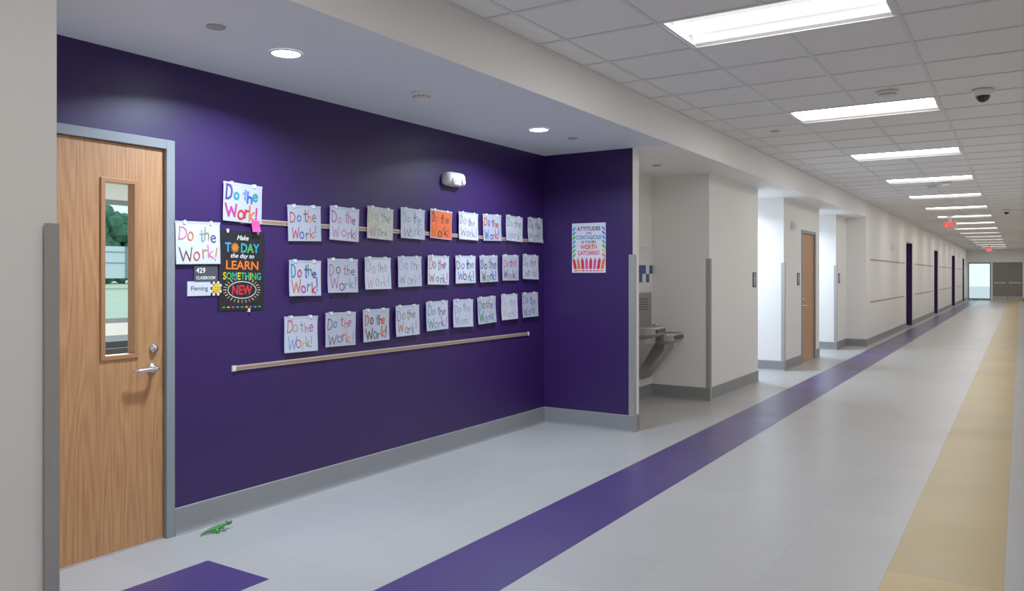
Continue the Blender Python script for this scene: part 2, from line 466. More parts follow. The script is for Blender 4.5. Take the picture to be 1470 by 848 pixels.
M_gdoor = mat('gray_brown_door', rgb(124, 120, 114), 0.4, var=0.04)
e = emp('door_exit_glazed')
mb = MB()
for x0, x1, z0, z1 in ((-2.56, -2.50, 0, 2.18), (-1.48, -1.42, 0, 2.18), (-2.50, -1.48, 2.10, 2.18), (-2.50, -1.48, 0, 0.12)):
    mb.box(x0, x1, YEND+0.02, YEND+0.08, z0, z1, M_frame)
mb.build('frame', parent=e)
mb = MB(); mb.box(-2.5, -1.48, YEND+0.045, YEND+0.052, 0.12, 2.1, M_glass); mb.build('glass', parent=e)
e = emp('double_door')
mb = MB()
for x0, x1 in ((-1.34, -0.622), (-0.618, 0.1)):
    mb.box(x0, x1, YEND+0.03, YEND+0.08, 0.0, 2.13, M_gdoor)
    mb.box(x0+0.08, x1-0.08, YEND-0.03, YEND-0.005, 0.98, 1.05, M_alu)
    mb.box(x0+0.1, x0+0.16, YEND-0.01, YEND+0.03, 0.97, 1.06, M_alu)
    mb.box(x1-0.16, x1-0.1, YEND-0.01, YEND+0.03, 0.97, 1.06, M_alu)
    mb.box(x0+0.02, x1-0.02, YEND+0.024, YEND+0.031, 0.02, 0.26, M_steel)
mb.box(-0.63, -0.61, YEND+0.06, YEND+0.09, 0.0, 2.13, M_gdoor)
mb.build('leaves', parent=e)
mb = MB(); mb.box(-1.34, 0.1, YEND+0.02, YEND+0.1, 2.13, 2.18, M_gdoor); mb.build('frame', parent=e)

# ------------------------------------------------------------------ tack rails
def rail(x, y0, y1, z):
    mb = MB(); h = 0.0145
    mb.box(x, x+0.010, y0, y1, z-h, z+h, M_alu)
    mb.box(x+0.009, x+0.0115, y0+0.012, y1-0.012, z-h+0.007, z+h-0.007, M_cork)
    mb.box(x, x+0.0118, y0-0.004, y0+0.02, z-h-0.002, z+h+0.002, M_plast)
    mb.box(x, x+0.0118, y1-0.02, y1+0.004, z-h-0.002, z+h+0.002, M_plast)
    mb.build('tack_rail', bevel=0.001)
rail(XW, P(333,0)[0], P(758,0)[0], 0.887)
rail(XW, P(345,0)[0], P(778,0)[0], 1.768)
for a, b_ in ((17.8, 23.6), (26.0, 31.9), (34.5, 40.5), (43.8, 48.6)):
    rail(XS, a, b_, 0.887); rail(XS, a, b_, 1.768)

# ------------------------------------------------------------------ student sheets
rng = random.Random(7)
G = {
 'D': ([[(0,0),(0.03,1)], [(-.05,1),(.35,.97),(.62,.75),(.68,.5),(.6,.2),(.35,.02),(-.03,0)]], .92),
 'o': ([[(.3+.27*math.cos(t), .28+.29*math.sin(t)) for t in [2*math.pi*i/12 for i in range(13)]]], .78),
 't': ([[(.25,.95),(.24,.1),(.32,.0),(.42,.04)], [(.02,.62),(.5,.64)]], .6),
 'h': ([[(0,1),(0,0)], [(0,.38),(.2,.56),(.4,.5),(.45,.3),(.45,0)]], .65),
 'e': ([[(.03,.3),(.5,.32),(.45,.5),(.25,.58),(.05,.45),(.02,.25),(.12,.05),(.3,0),(.48,.08)]], .62),
 'W': ([[(0,1),(.22,0),(.5,.75),(.75,0),(1.0,1)]], 1.15),
 'r': ([[(.02,.58),(.03,0)], [(.03,.35),(.18,.54),(.38,.52)]], .5),
 'k': ([[(0,1),(0,0)], [(.42,.58),(.02,.26),(.46,0)]], .62),
 '!': ([[(.14,1),(.08,.3)], [(.06,.1),(.06,.02)]], .2),
 ' ': ([], .32),
}
INK = {}
def ink(name, c):
    if name not in INK: INK[name] = mat('marker_' + name, tuple(v*0.8 for v in c[:3]) + (1,), 0.6)
    return INK[name]
pal = {'red': rgb(210,40,50), 'magenta': rgb(200,40,130), 'orange': rgb(232,108,30), 'green': rgb(46,150,80), 'teal': rgb(28,150,160),
       'blue': rgb(40,80,186), 'purple': rgb(88,48,156), 'brown': rgb(112,70,50), 'pink': rgb(232,110,160), 'gray': rgb(122,122,134),
       'paleblue': rgb(110,145,205), 'palepink': rgb(214,140,156), 'yellow': rgb(224,184,40), 'olive': rgb(136,150,56), 'black': rgb(36,36,46)}
papers = [mat('paper_white', rgb(208,211,222), 0.45, var=0.02), mat('paper_cool', rgb(194,199,216), 0.4, var=0.03), mat('paper_gray', rgb(180,184,198), 0.4, var=0.03)]
M_orange = mat('paper_orange', rgb(234,98,50), 0.45)
M_sleeve = mat('plastic_sleeve_edge', rgb(186,190,204), 0.15)
M_pastel = mat('paper_patterned', rgb(190,190,176), 0.5, var=0.35, vscale=25)

def sheet(loc, w=0.275, h=0.222, rot=0.0, cols=('red',), paper=None, kind='L', lw=0.0075):
    mb = MB(); bend = rng.uniform(0.002, 0.010); curl = rng.uniform(0.0, 0.016)
    ph = rng.uniform(-0.6, 0.6); wr = rng.uniform(0.0003, 0.0014); wp = rng.uniform(0, 6)
    def zz(u, v):
        return 0.0148 + bend*((2*u/w + ph)**2)*0.5 + curl*max(0, (0.5 - v/h - 0.3))**2 + wr*math.sin(u*55+v*30+wp)
    N = 12
    pp = paper or rng.choice(papers)
    b = len(mb.v); k = mb.m(pp)
    for j in range(N+1):
        for i in range(N+1):
            u = -w/2 + w*i/N; v = -h/2 + h*j/N
            mb.v.append((u, v, zz(u, v)))
    for j in range(N):
        for i in range(N):
            mb.f.append((b+j*(N+1)+i, b+j*(N+1)+i+1, b+(j+1)*(N+1)+i+1, b+(j+1)*(N+1)+i)); mb.mi.append(k); mb.sm.append(True)
    def strip(u0, v0, u1, v1, wd, mt, dz=0.0012):
        n = max(1, int(math.hypot(u1-u0, v1-v0)/0.02))
        dx, dy = u1-u0, v1-v0; L = math.hypot(dx, dy) or 1e-6
        px, py = -dy/L*wd/2, dx/L*wd/2; ex, ey = dx/L*wd*0.35, dy/L*wd*0.35
        for s_ in range(n):
            a = s_/n; c = (s_+1)/n
            ax, ay = u0+dx*a, v0+dy*a; cx, cy = u0+dx*c, v0+dy*c
            if s_ == 0: ax -= ex; ay -= ey
            if s_ == n-1: cx += ex; cy += ey
            za, zc = zz(ax, ay)+dz, zz(cx, cy)+dz
            mb.quad([(ax-px, ay-py, za), (cx-px, cy-py, zc), (cx+px, cy+py, zc), (ax+px, ay+py, za)], mt)
    strip(-w/2, h/2, w/2, h/2, 0.012, M_sleeve)
    strip(-w/2, -h/2, w/2, -h/2, 0.005, M_sleeve)
    strip(-w/2, -h/2, -w/2, h/2, 0.004, M_sleeve); strip(w/2, -h/2, w/2, h/2, 0.004, M_sleeve)
    def line(txt, u0, v0, sx, sy, ci):
        u = u0
        for ch in txt:
            st, adv = G[ch]
            jx = rng.uniform(-.08, .08)*sx; jy = rng.uniform(-.13, .13)*sy; ks = rng.uniform(.84, 1.14); ky = rng.uniform(.8, 1.1); sl = rng.uniform(-.10, .12)
            if st:
                c = ink(cols[ci % len(cols)], pal[cols[ci % len(cols)]]); ci += 1
                for s_ in st:
                    for q in range(len(s_)-1):
                        strip(u+jx+(s_[q][0]+sl*s_[q][1])*sx*ks, v0+jy+s_[q][1]*sy*ky, u+jx+(s_[q+1][0]+sl*s_[q+1][1])*sx*ks, v0+jy+s_[q+1][1]*sy*ky, lw, c, 0.0018+0.0001*(q % 3))
            u += adv*sx
        return ci
    f1 = rng.uniform(.78, .88); f2 = rng.uniform(.74, .86)
    sx1 = w*f1/3.9; sx2 = w*f2/3.25
    ci = line('Do the', -w*0.43, h*0.06, sx1, h*0.34, 0)
    line('Work!', -w*0.41, -h*0.41, sx2, h*0.36, ci)
    for u in (-w*0.30, w*0.30):
        mb.box(u-0.008, u+0.008, h/2-0.010, h/2+0.012, 0.0, zz(u, h/2)+0.005, M_plast)
        mb.box(u-0.005, u+0.005, h/2+0.008, h/2+0.018, 0.0, 0.010, M_black)
    return mb.build('student_poster', matrix=wallM(loc, kind, rot), recalc=False)

rows = [
 [(434.5,321),(492,322),(543.5,321),(590,321.5),(630.5,322.5),(670,325),(704,327),(735.5,328.5),(766,330.5)],
 [(435,399.5),(489,396),(540,392.5),(586,390),(627,388),(666,387),(699,386),(730.5,384.5),(759,383.5)],
 [(429.5,479.5),(486,472.5),(537.5,466.5),(582.5,460),(625,453),(662.5,449.5),(696.5,445),(729,440.5),(758.5,437.5)]]
pals = [
 [('red','blue','brown','orange','gray'),('magenta','palepink','pink','palepink'),('olive','orange','teal','gray'),('olive','gray','brown'),('brown','orange'),('purple','palepink','magenta'),('red','blue','purple','orange'),('black','teal','red','brown'),('purple','brown','olive')],
 [('teal','red','blue','green','purple','orange','magenta'),('magenta','black','orange','teal','purple'),('gray','palepink','palepink'),('palepink','gray'),('orange','green','blue','red','purple'),('black','gray','blue'),('blue','brown','olive','purple'),('pink','palepink','purple'),('paleblue','pink','gray')],
 [('red','yellow','olive','orange','magenta','paleblue'),('brown','blue','red','orange','magenta'),('orange','brown','teal','red'),('teal','orange','olive','red'),('teal','green','orange','blue','red'),('gray','gray'),('paleblue','green','olive','pink'),('paleblue','palepink'),('paleblue','gray','purple')]]
thin = {(0,2),(0,3),(1,2),(1,3),(2,5),(2,7)}
for r in range(3):
    for i, (px, py) in enumerate(rows[r]):
        Y, Z = P(px, py)
        pap = None; lw = 0.0032 if (r, i) in thin else rng.choice([0.0048, 0.0062, 0.0085])
        if r == 0 and i == 4: pap = M_orange
        if r == 0 and i == 2: pap = M_pastel
        sheet((XW, Y, Z), rot=rng.uniform(-0.035, 0.035), cols=pals[r][i], paper=pap, lw=lw)
Y, Z = P(346, 292); sheet((XW, Y, Z), rot=-0.03, cols=('purple','teal','paleblue','blue','teal','magenta','red','red','orange','magenta'), lw=0.013)
Y, Z = P(282, 349); sheet((XW, Y, Z), w=0.285, h=0.232, rot=0.02, cols=('pink','orange','paleblue','olive','purple','brown','red','orange'), lw=0.007)

# sticky note
mb = MB(); M_pink = mat('sticky_pink', rgb(244,66,146), 0.6)
N = 6
for j in range(N):
    v0, v1 = -0.034+0.068*j/N, -0.034+0.068*(j+1)/N
    z0, z1 = 0.026+0.010*(1-j/N)**2, 0.026+0.010*(1-(j+1)/N)**2
    mb.quad([(-0.03,v0,z0),(0.03,v0,z0),(0.03,v1,z1),(-0.03,v1,z1)], M_pink)
Y, Z = P(363, 325); mb.build('sticky_note', matrix=wallM((XW, Y, Z), 'L', 0.03))

# black poster ------------------------------------------------
def ellipse_strip(mb, cx, cy, rx, ry, wd, z, mt, n=40):
    for i in range(n):
        a, b_ = 2*math.pi*i/n, 2*math.pi*(i+1)/n
        mb.quad([(cx+rx*math.cos(a), cy+ry*math.sin(a), z), (cx+rx*math.cos(b_), cy+ry*math.sin(b_), z),
                 (cx+(rx+wd)*math.cos(b_), cy+(ry+wd)*math.sin(b_), z), (cx+(rx+wd)*math.cos(a), cy+(ry+wd)*math.sin(a), z)], mt)
def disc(mb, cx, cy, r, z, mt, n=20):
    mb.quad([(cx+r*math.cos(2*math.pi*i/n), cy+r*math.sin(2*math.pi*i/n), z) for i in range(n)], mt)
def pm(n, c): return mat('print_'+n, c, 0.5)
K = pm('chalk_black', rgb(14,14,17)); Wh = pm('white', rgb(224,224,224)); Bl = pm('sky', rgb(40,150,210)); Ye = pm('yellow', rgb(234,186,36))
Or = pm('orange', rgb(234,106,24)); Rd = pm('red', rgb(206,30,44)); Gr = pm('green', rgb(66,172,66)); Pu = pm('violet', rgb(130,68,172)); Te = pm('teal', rgb(36,160,150)); Pk = pm('pink', rgb(222,66,134))
mb = MB(); w, h = 0.33, 0.47
mb.box(-w/2, w/2, -h/2, h/2, 0.002, 0.006, K)
z = 0.0068
text_into(mb, 'Make', [Wh], 0.0, 0.197, 0.085, 0.028, z, 0.01, 0.3)
text_into(mb, 'T', [Bl], -0.105, 0.137, 0.042, 0.056, z, 0.02)
disc(mb, -0.055, 0.137, 0.019, z, Or)
for i in range(12):
    a = 2*math.pi*i/12; c, s_ = math.cos(a), math.sin(a)
    mb.quad([(-0.055+0.021*c-0.003*s_, 0.137+0.021*s_+0.003*c, z), (-0.055+0.031*c, 0.137+0.031*s_, z), (-0.055+0.021*c+0.003*s_, 0.137+0.021*s_-0.003*c, z)], Ye)
text_into(mb, 'DAY', [Te, Gr, Bl], 0.055, 0.137, 0.135, 0.056, z, 0.02)
text_into(mb, 'the day to', [Wh], 0.0, 0.085, 0.17, 0.034, z, 0.01, 0.3)
text_into(mb, 'LEARN', [Or], 0.0, 0.033, 0.235, 0.052, z, 0.02)
text_into(mb, 'SOMETHING', [Ye, Gr, Te], 0.0, -0.032, 0.275, 0.044, z, 0.02)
text_into(mb, 'NEW', [Rd], 0.0, -0.115, 0.145, 0.058, z, 0.025)
ellipse_strip(mb, 0, -0.115, 0.10, 0.048, 0.004, z, Wh)
for i in range(28):
    a = 2*math.pi*i/28; c, s_ = math.cos(a), math.sin(a)
    x0, y0, x1, y1 = 0.113*c, 0.06*s_, 0.135*c, 0.078*s_
    mb.quad([(x0-0.0015*s_, -0.115+y0+0.0015*c, z), (x1-0.0015*s_, -0.115+y1+0.0015*c, z), (x1+0.0015*s_, -0.115+y1-0.0015*c, z), (x0+0.0015*s_, -0.115+y0-0.0015*c, z)], Ye if i % 2 else Wh)
for i in range(9):
    u = -0.13+0.0325*i
    mb.quad([(u-0.012,-0.217,z),(u,-0.222,z),(u+0.012,-0.217,z),(u,-0.212,z)], [Gr, Ye, Pk, Bl][i % 4])
for u, v in ((-0.11, 0.235), (0.11, 0.235), (0.05, -0.236)):
    mb.box(u-0.006, u+0.006, v-0.012, v+0.010, 0.0, 0.012, M_plast)
Y, Z = P(347, 388.5); mb.build('motivational_poster', matrix=wallM((XW, Y, Z), 'L', -0.015), recalc=False)

# attitudes poster --------------------------------------------
mb = MB(); w, h = 0.355, 0.47
mb.box(-w/2, w/2, -h/2, h/2, 0.001, 0.004, pm('poster_white', rgb(220,218,230)))
z = 0.0048
Gy = pm('gray', rgb(60,62,74))
text_into(mb, 'ATTITUDES', [Gy], 0.0, 0.182, 0.25, 0.040, z, 0.03)
text_into(mb, 'ARE', [Pu], 0.0, 0.141, 0.06, 0.022, z, 0.03)
text_into(mb, 'CONTAGIOUS', [Bl, Te, Pu], 0.0, 0.100, 0.27, 0.042, z, 0.035)
text_into(mb, 'IS YOURS', [Gy], 0.0, 0.055, 0.15, 0.028, z, 0.03)
text_into(mb, 'WORTH', [Or, Rd], 0.0, 0.008, 0.18, 0.048, z, 0.04)
text_into(mb, 'CATCHING?', [Rd, Pk], 0.0, -0.048, 0.23, 0.042, z, 0.035)
def crayon(mb, x, y, a, L, wd, mt):
    d = Vector((math.cos(a), math.sin(a))); n = Vector((-d.y, d.x))
    p = Vector((x, y))
    def q(s_, t): r = p + d*s_ + n*t; return (r.x, r.y, z)
    mb.quad([q(0,-wd/2), q(L*.74,-wd/2), q(L*.74,wd/2), q(0,wd/2)], mt)
    mb.quad([q(L*.74,-wd/2), q(L*.92,-wd*.2), q(L*.92,wd*.2), q(L*.74,wd/2)], mt)
    mb.quad([q(L*.94,-wd*.18), q(L,0), q(L*.94,wd*.18)], K)
    mb.quad([(v[0], v[1], z+.0003) for v in (q(L*.08,-wd/2), q(L*.16,-wd/2), q(L*.16,wd/2), q(L*.08,wd/2))], Wh)
bc = [Rd, Or, Rd, Pk, Rd, Pk, Rd, Or]
for i in range(8):
    u = -0.122+0.035*i
    crayon(mb, u*1.1, -0.222, math.pi/2 - u*1.8, 0.135, 0.030, bc[i])
sc = [Te, Gr, Te, Bl, Gr, Te, Bl]
for i in range(7):
    crayon(mb, -0.174, -0.09+0.042*i, 0.85, 0.052, 0.020, sc[i]); crayon(mb, 0.174, -0.09+0.042*i, math.pi-0.85, 0.052, 0.020, [Or, Ye, Gr, Te, Bl, Pu, Bl][i])
mb.build('attitudes_poster', matrix=wallM((-3.45, YR, 1.70), 'E', 0.0), recalc=False)

# room signs
mb = MB(); w, h = 0.155, 0.092
mb.box(-w/2, w/2, -h/2, h/2, 0, 0.008, M_dark)
text_into(mb, '429', [M_text], -0.035, 0.018, 0.06, 0.03, 0.0086, 0.01)
text_into(mb, 'CLASSROOM', [M_text], -0.002, -0.024, 0.125, 0.018, 0.0086, 0.01)
Y, Z = P(294.5, 392.5); mb.build('room_number_sign', matrix=wallM((XW, Y, Z)), recalc=False)
mb = MB(); w, h = 0.225, 0.082
mb.box(-w/2, w/2, -h/2, h/2, 0, 0.006, papers[0])
text_into(mb, 'Fleming', [K], -0.035, -0.002, 0.11, 0.034, 0.0068, 0.005)
for i in range(5):
    for j in range(5):
        c0 = 0.038+0.0149*i; r0 = -0.041+0.0164*j
        mb.quad([(c0,r0,0.0066),(c0+.0149,r0,0.0066),(c0+.0149,r0+.0164,0.0066),(c0,r0+.0164,0.0066)], K if (i+j) % 2 == 0 else Wh)
for i in range(12):
    a = 2*math.pi*i/12; c, s_ = math.cos(a), math.sin(a)
    mb.quad([(0.078+0.02*c-0.006*s_, 0.02*s_+0.006*c, 0.0074), (0.078+0.034*c, 0.034*s_, 0.0074), (0.078+0.02*c+0.006*s_, 0.02*s_-0.006*c, 0.0074)], Ye)
disc(mb, 0.078, 0, 0.022, 0.0078, Ye)
disc(mb, 0.071, 0.006, 0.003, 0.0082, K, 8); disc(mb, 0.085, 0.006, 0.003, 0.0082, K, 8)
for i in range(6):
    a, b_ = math.pi*(1.2+0.1*i), math.pi*(1.3+0.1*i)
    mb.quad([(0.078+.010*math.cos(a), .010*math.sin(a), .0082), (0.078+.010*math.cos(b_), .010*math.sin(b_), .0082), (0.078+.0125*math.cos(b_), .0125*math.sin(b_), .0082), (0.078+.0125*math.cos(a), .0125*math.sin(a), .0082)], K)
Y, Z = P(293, 414); mb.build('teacher_name_sign', matrix=wallM((XW, Y, Z)), recalc=False)

def wsign(x, y, z, w=0.15, h=0.2):
    mb = MB(); mb.box(-w/2, w/2, -h/2, h/2, 0, 0.008, M_dark)
    disc(mb, 0, h*0.33, 0.016, 0.0085, M_text)
    mb.quad([(-0.02,-h*0.05,.0085),(0.02,-h*0.05,.0085),(0.022,h*0.2,.0085),(-0.022,h*0.2,.0085)], M_text)
    mb.quad([(-0.016,-h*0.38,.0085),(-0.003,-h*0.38,.0085),(-0.003,-h*0.05,.0085),(-0.016,-h*0.05,.0085)], M_text)
    mb.quad([(0.003,-h*0.38,.0085),(0.016,-h*0.38,.0085),(0.016,-h*0.05,.0085),(0.003,-h*0.05,.0085)], M_text)
    mb.build('restroom_sign', matrix=wallM((x, y, z)), recalc=False)
wsign(XP, 10.70, 1.38); wsign(XP, 13.2, 1.38); wsign(XP, 16.6, 1.38)

def emlight(x, y, z, w, h, d, name):
    mb = MB()
    def ring(sc, zz_):
        out = []
        n = 28
        for i in range(n):
            t = 2*math.pi*i/n; c, s_ = math.cos(t), math.sin(t)
            out.append((w/2*sc*math.copysign(abs(c)**0.5, c), h/2*sc*math.copysign(abs(s_)**0.6, s_), zz_))
        return out
    mb.loft([ring(1, 0), ring(1, d*0.5), ring(0.93, d*0.8), ring(0.75, d)], M_plast)
    mb.lathe((-w*0.25, -h*0.12, d*0.7), (0, -0.3, 1), [(h*0.26, 0), (h*0.26, d*0.32), (h*0.15, d*0.5)], M_lwhite, 18)
    mb.lathe((w*0.25, -h*0.12, d*0.7), (0, -0.3, 1), [(h*0.26, 0), (h*0.26, d*0.32), (h*0.15, d*0.5)], M_lwhite, 18)
    mb.build(name, matrix=wallM((x, y, z)))
Y, Z = P(647, 258); emlight(XW, Y, Z, 0.25, 0.115, 0.08, 'emergency_light')
emlight(XP, 12.78, 2.22, 0.14, 0.14, 0.05, 'fire_alarm_strobe')
emlight(XS, 21.2, 2.13, 0.14, 0.14, 0.05, 'fire_alarm_strobe')

# ------------------------------------------------------------------ ceiling devices
M_vent = mat('detector_vent_gray', rgb(165, 165, 165), 0.6)
def smoke(x, y, z, r=0.07):
    mb = MB()
    mb.lathe((x, y, z), (0, 0, -1), [(r, 0), (r, 0.012), (r*0.93, 0.018), (r*0.72, 0.02), (r*0.72, 0.03)], M_plast)
    mb.lathe((x, y, z-0.028), (0, 0, -1), [(r*0.8, 0), (r*0.78, 0.010), (r*0.6, 0.022), (r*0.3, 0.026), (r*0.05, 0.027)], M_plast)
    for i in range(10):
        a = 2*math.pi*i/10
        cx, cy = x+r*0.74*math.cos(a), y+r*0.74*math.sin(a)
        mb.box(cx-0.003, cx+0.003, cy-0.003, cy+0.003, z-0.029, z-0.018, M_vent)
    mb.build('smoke_detector')
def cover(x, y, z, r=0.045):
    mb = MB(); mb.lathe((x, y, z), (0, 0, -1), [(r, 0), (r, 0.003), (r*0.9, 0.007), (r*.3, 0.009), (.002, 0.009)], M_vent); mb.build('sprinkler_cover')
def domecam(x, y, z):
    mb = MB(); r = 0.075
    mb.lathe((x, y, z), (0, 0, -1), [(r, 0), (r, 0.03), (r*0.85, 0.045), (r*0.7, 0.05)], M_plast)
    mb.lathe((x, y, z-0.045), (0, 0, -1), [(0.052*math.cos(t), 0.052*math.sin(t)+0.004) for t in [math.pi/2*i/8 for i in range(9)]], M_black)
    mb.build('security_camera_dome')
TH = math.atan2(730, 1142)
def C(px, py, H):   # photograph survey position of something on a ceiling at height H
    d = 1142*(H-1.44)/(395-py); X = (px-1465)*math.cos(TH)*d/1142; Yv = (d + X*math.sin(TH))/math.cos(TH)
    return X, Yv
x, y = C(605, 134, HA); smoke(x, y, HA)
x, y = C(310, 38, HA); cover(x, y, HA)
x, y = C(822, 198, HA); cover(x, y, HA)
x, y = C(943, 237, HA); cover(x, y, HA, 0.05)
x, y = C(1274, 131, HC); smoke(x, y, HC-0.004, 0.085)
x, y = C(1411, 128, HC); domecam(x, y, HC-0.004)
x, y = C(1358, 262, HC); smoke(x, y, HC-0.004, 0.085)
x, y = C(1338, 266, HC); smoke(x, y, HC-0.004, 0.085)
x, y = C(1445, 301, HC); domecam(x, y, HC-0.004)
x, y = C(1113, 188, HC); cover(x, y, HC)

def downlight(x, y, z, r=0.085, power=14, name='recessed_downlight', spread=150):
    e = emp(name); 
    mb = MB()
    n = 40
    rings = []
    for rr, zz_ in ((r, z-0.0005), (r, z-0.005), (r*0.88, z-0.007), (r*0.84, z-0.002)):
        rings.append([(x+rr*math.cos(2*math.pi*i/n), y+rr*math.sin(2*math.pi*i/n), zz_) for i in range(n)])
    mb.loft(rings, M_lwhite, False, False); mb.build('trim_ring', parent=e)
    mb = MB(); mb.quad([(x+r*0.85*math.cos(2*math.pi*i/n), y+r*0.85*math.sin(2*math.pi*i/n), z-0.003) for i in range(n)][::-1], M_dl)
    mb.build('lens', parent=e, recalc=False)
    ld = bpy.data.lights.new('lamp', 'AREA'); ld.shape = 'DISK'; ld.size = r*1.6; ld.energy = power; ld.color = (0.66, 0.80, 1.0); ld.spread = math.radians(spread)
    lo = bpy.data.objects.new('lamp', ld); lo.location = (x, y, z-0.012); lo.parent = e; COL.objects.link(lo)
downlight(-3.26, 2.89, HA, power=30)
downlight(-3.26, 5.50, HA, power=20)
downlight(-3.9, 11.6, HA, power=32)  # unseen fixture, added to fill the first vestibule with bright cool light
downlight(-3.9, 15.5, HA, power=32)  # likewise added, unseen, to brighten the second vestibule

def exit_sign(x, y, z):
    mb = MB()
    mb.box(-0.15, 0.15, -0.095, 0.095, -0.025, 0.025, M_lwhite)
    text_into(mb, 'EXIT', [M_red], 0, 0, 0.23, 0.135, 0.0262, 0.03)
    mb.box(-0.03, 0.03, 0.095, HC-z, -0.012, 0.012, M_lwhite)
    mb.box(-0.07, 0.07, HC-z-0.02, HC-z, -0.03, 0.03, M_lwhite)
    mb.build('exit_sign', matrix=wallM((x, y, z), 'E'))
exit_sign(-1.5, 22.8, 2.70)
exit_sign(-1.3, 46.0, 2.72)

# ------------------------------------------------------------------ tiled back wall of the drinking fountain alcove
M_wt = mat('white_wall_tile', rgb(236,236,236), 0.2, var=0.01); M_bt = mat('blue_wall_tile', rgb(40,72,134), 0.2); M_gt = mat('tile_grout', rgb(196,194,190), 0.8)
mb = MB()
mb.box(-3.699, -3.694, YR+0.145, 8.878, 0.155, 1.76, M_gt)
s = 0.1
for i in range(20):
    for j in range(16):
        y0 = 8.878 - (i+1)*s; z0 = 0.157+j*s
        if y0 < YR+0.145: continue
        mt = M_bt if (j in (12, 13) and (i+j) % 2 == 1) or (j in (13,) and i % 4 == 3) else M_wt
        mb.box(-3.694, -3.689, y0+0.0015, y0+s-0.0015, z0+0.0015, z0+s-0.0015, mt)
mb.build('trim_wall_tile')

# drinking fountains
e = emp('drinking_fountain')
def basin(yc, zt, nm):
    mb = MB(); xb = -3.688; D = 0.46; Wd = 0.44
    def outline(sc, z, dx=0.0):
        pts = []
        hw = Wd/2*sc; L = D*sc
        x0 = xb + dx; r = min(hw*0.55, 0.12)
        pts.append((x0, yc-hw, z))
        for i in range(7):
            t = -math.pi/2 + math.pi/2*i/6
            pts.append((x0+L-r+r*math.cos(t), yc-hw+r+r*math.sin(t), z))
        for i in range(7):
            t = math.pi/2*i/6
            pts.append((x0+L-r+r*math.cos(t), yc+hw-r+r*math.sin(t), z))
        pts.append((x0, yc+hw, z))
        return pts
    mb.loft([outline(0.70, zt-0.13), outline(0.93, zt-0.10), outline(0.98, zt-0.085)], M_ftn, True, False)
    mb.loft([outline(0.98, zt-0.085), outline(1.0, zt-0.075), outline(1.0, zt-0.01), outline(0.985, zt)], M_ftn, False, False, smooth=False)
    mb.loft([outline(0.985, zt), outline(0.86, zt, 0.045), outline(0.80, zt-0.02, 0.055), outline(0.6, zt-0.04, 0.09), outline(0.2, zt-0.05, 0.19)], M_ftn, False, True)
    mb.box(xb, xb+0.07, yc-0.2, yc+0.2, zt-0.01, zt+0.025, M_ftn)
    mb.lathe((xb+0.10, yc+0.12, zt), (0, 0, 1), [(0.022, 0), (0.022, 0.01), (0.014, 0.015), (0.012, 0.04)], M_chrome, 16)
    mb.tube([(xb+0.10, yc+0.12, zt+0.035), (xb+0.105, yc+0.12, zt+0.07), (xb+0.13, yc+0.11, zt+0.085), (xb+0.15, yc+0.10, zt+0.07)], [0.012, 0.012, 0.012, 0.008], M_chrome)
    mb.box(xb+D-0.004, xb+D+0.012, yc-0.12, yc+0.12, zt-0.062, zt-0.022, M_dark)
    mb.lathe((xb+0.22, yc, zt-0.052), (0, 0, 1), [(0.03, 0), (0.03, 0.006), (0.01, 0.006)], M_chrome, 16)
    mb.build(nm, parent=e)
basin(7.98, 0.89, 'high_basin'); basin(8.52, 0.79, 'low_basin')
mb = MB()
mb.box(-3.688, -3.674, 7.72, 8.80, 0.80, 1.02, M_ftn); mb.box(-3.688, -3.66, 8.28, 8.78, 0.80, 1.24, M_ftn)
for i in range(5):
    mb.box(-3.661, -3.655, 8.4, 8.66, 1.04+0.03*i, 1.05+0.03*i, M_dark)
mb.build('back_panel', parent=e, bevel=0.004)
for nm, y0, y1, zt in (('apron_high', 7.84, 8.12, 0.76), ('apron_low', 8.38, 8.66, 0.66)):
    mb = MB()
    pr = [(-3.688, 0.26), (-3.62, 0.26), (-3.34, zt-0.05), (-3.34, zt+0.01), (-3.688, zt+0.01)]
    mb.loft([[(x, y0, z) for x, z in pr], [(x, y1, z) for x, z in pr]], M_ftn, smooth=False)
    mb.build(nm, parent=e, bevel=0.006)

# ------------------------------------------------------------------ toy alligator
M_gator = mat('green_rubber', rgb(24, 140, 34), 0.4, var=0.15, vscale=60)
g = emp('toy_alligator')
sk = [((0, 0, 0.020), .013), ((0.03, 0.0, 0.021), .013), ((0.052, 0.0, 0.026), .009), ((0.068, 0, 0.032), .0095), ((0.088, 0, 0.034), .0055), ((0.105, 0, 0.035), .004),
      ((-0.025, 0.002, 0.016), .010), ((-0.05, 0.008, 0.010), .0065), ((-0.075, 0.004, 0.006), .004), ((-0.098, -0.010, 0.004), .002),
      ((0.0, 0.02, 0.016), .006), ((-0.006, 0.030, 0.008), .0045), ((0.006, 0.036, 0.003), .004),
      ((0.0, -0.02, 0.016), .006), ((-0.006, -0.030, 0.008), .0045), ((0.006, -0.036, 0.003), .004),
      ((0.04, 0.018, 0.018), .005), ((0.036, 0.028, 0.009), .004), ((0.047, 0.034, 0.003), .0035),
      ((0.04, -0.018, 0.018), .005), ((0.036, -0.028, 0.009), .004), ((0.047, -0.034, 0.003), .0035)]
ed = [(0,1),(1,2),(2,3),(3,4),(4,5),(0,6),(6,7),(7,8),(8,9),(0,10),(10,11),(11,12),(0,13),(13,14),(14,15),(1,16),(16,17),(17,18),(1,19),(19,20),(20,21)]
bm = bmesh.new(); lay = bm.verts.layers.skin.verify()
vs = []
for i, (p, r) in enumerate(sk):
    v = bm.verts.new(p); v[lay].radius = (r, r*0.85); v[lay].use_root = (i == 0); vs.append(v)
for a, b_ in ed: bm.edges.new((vs[a], vs[b_]))
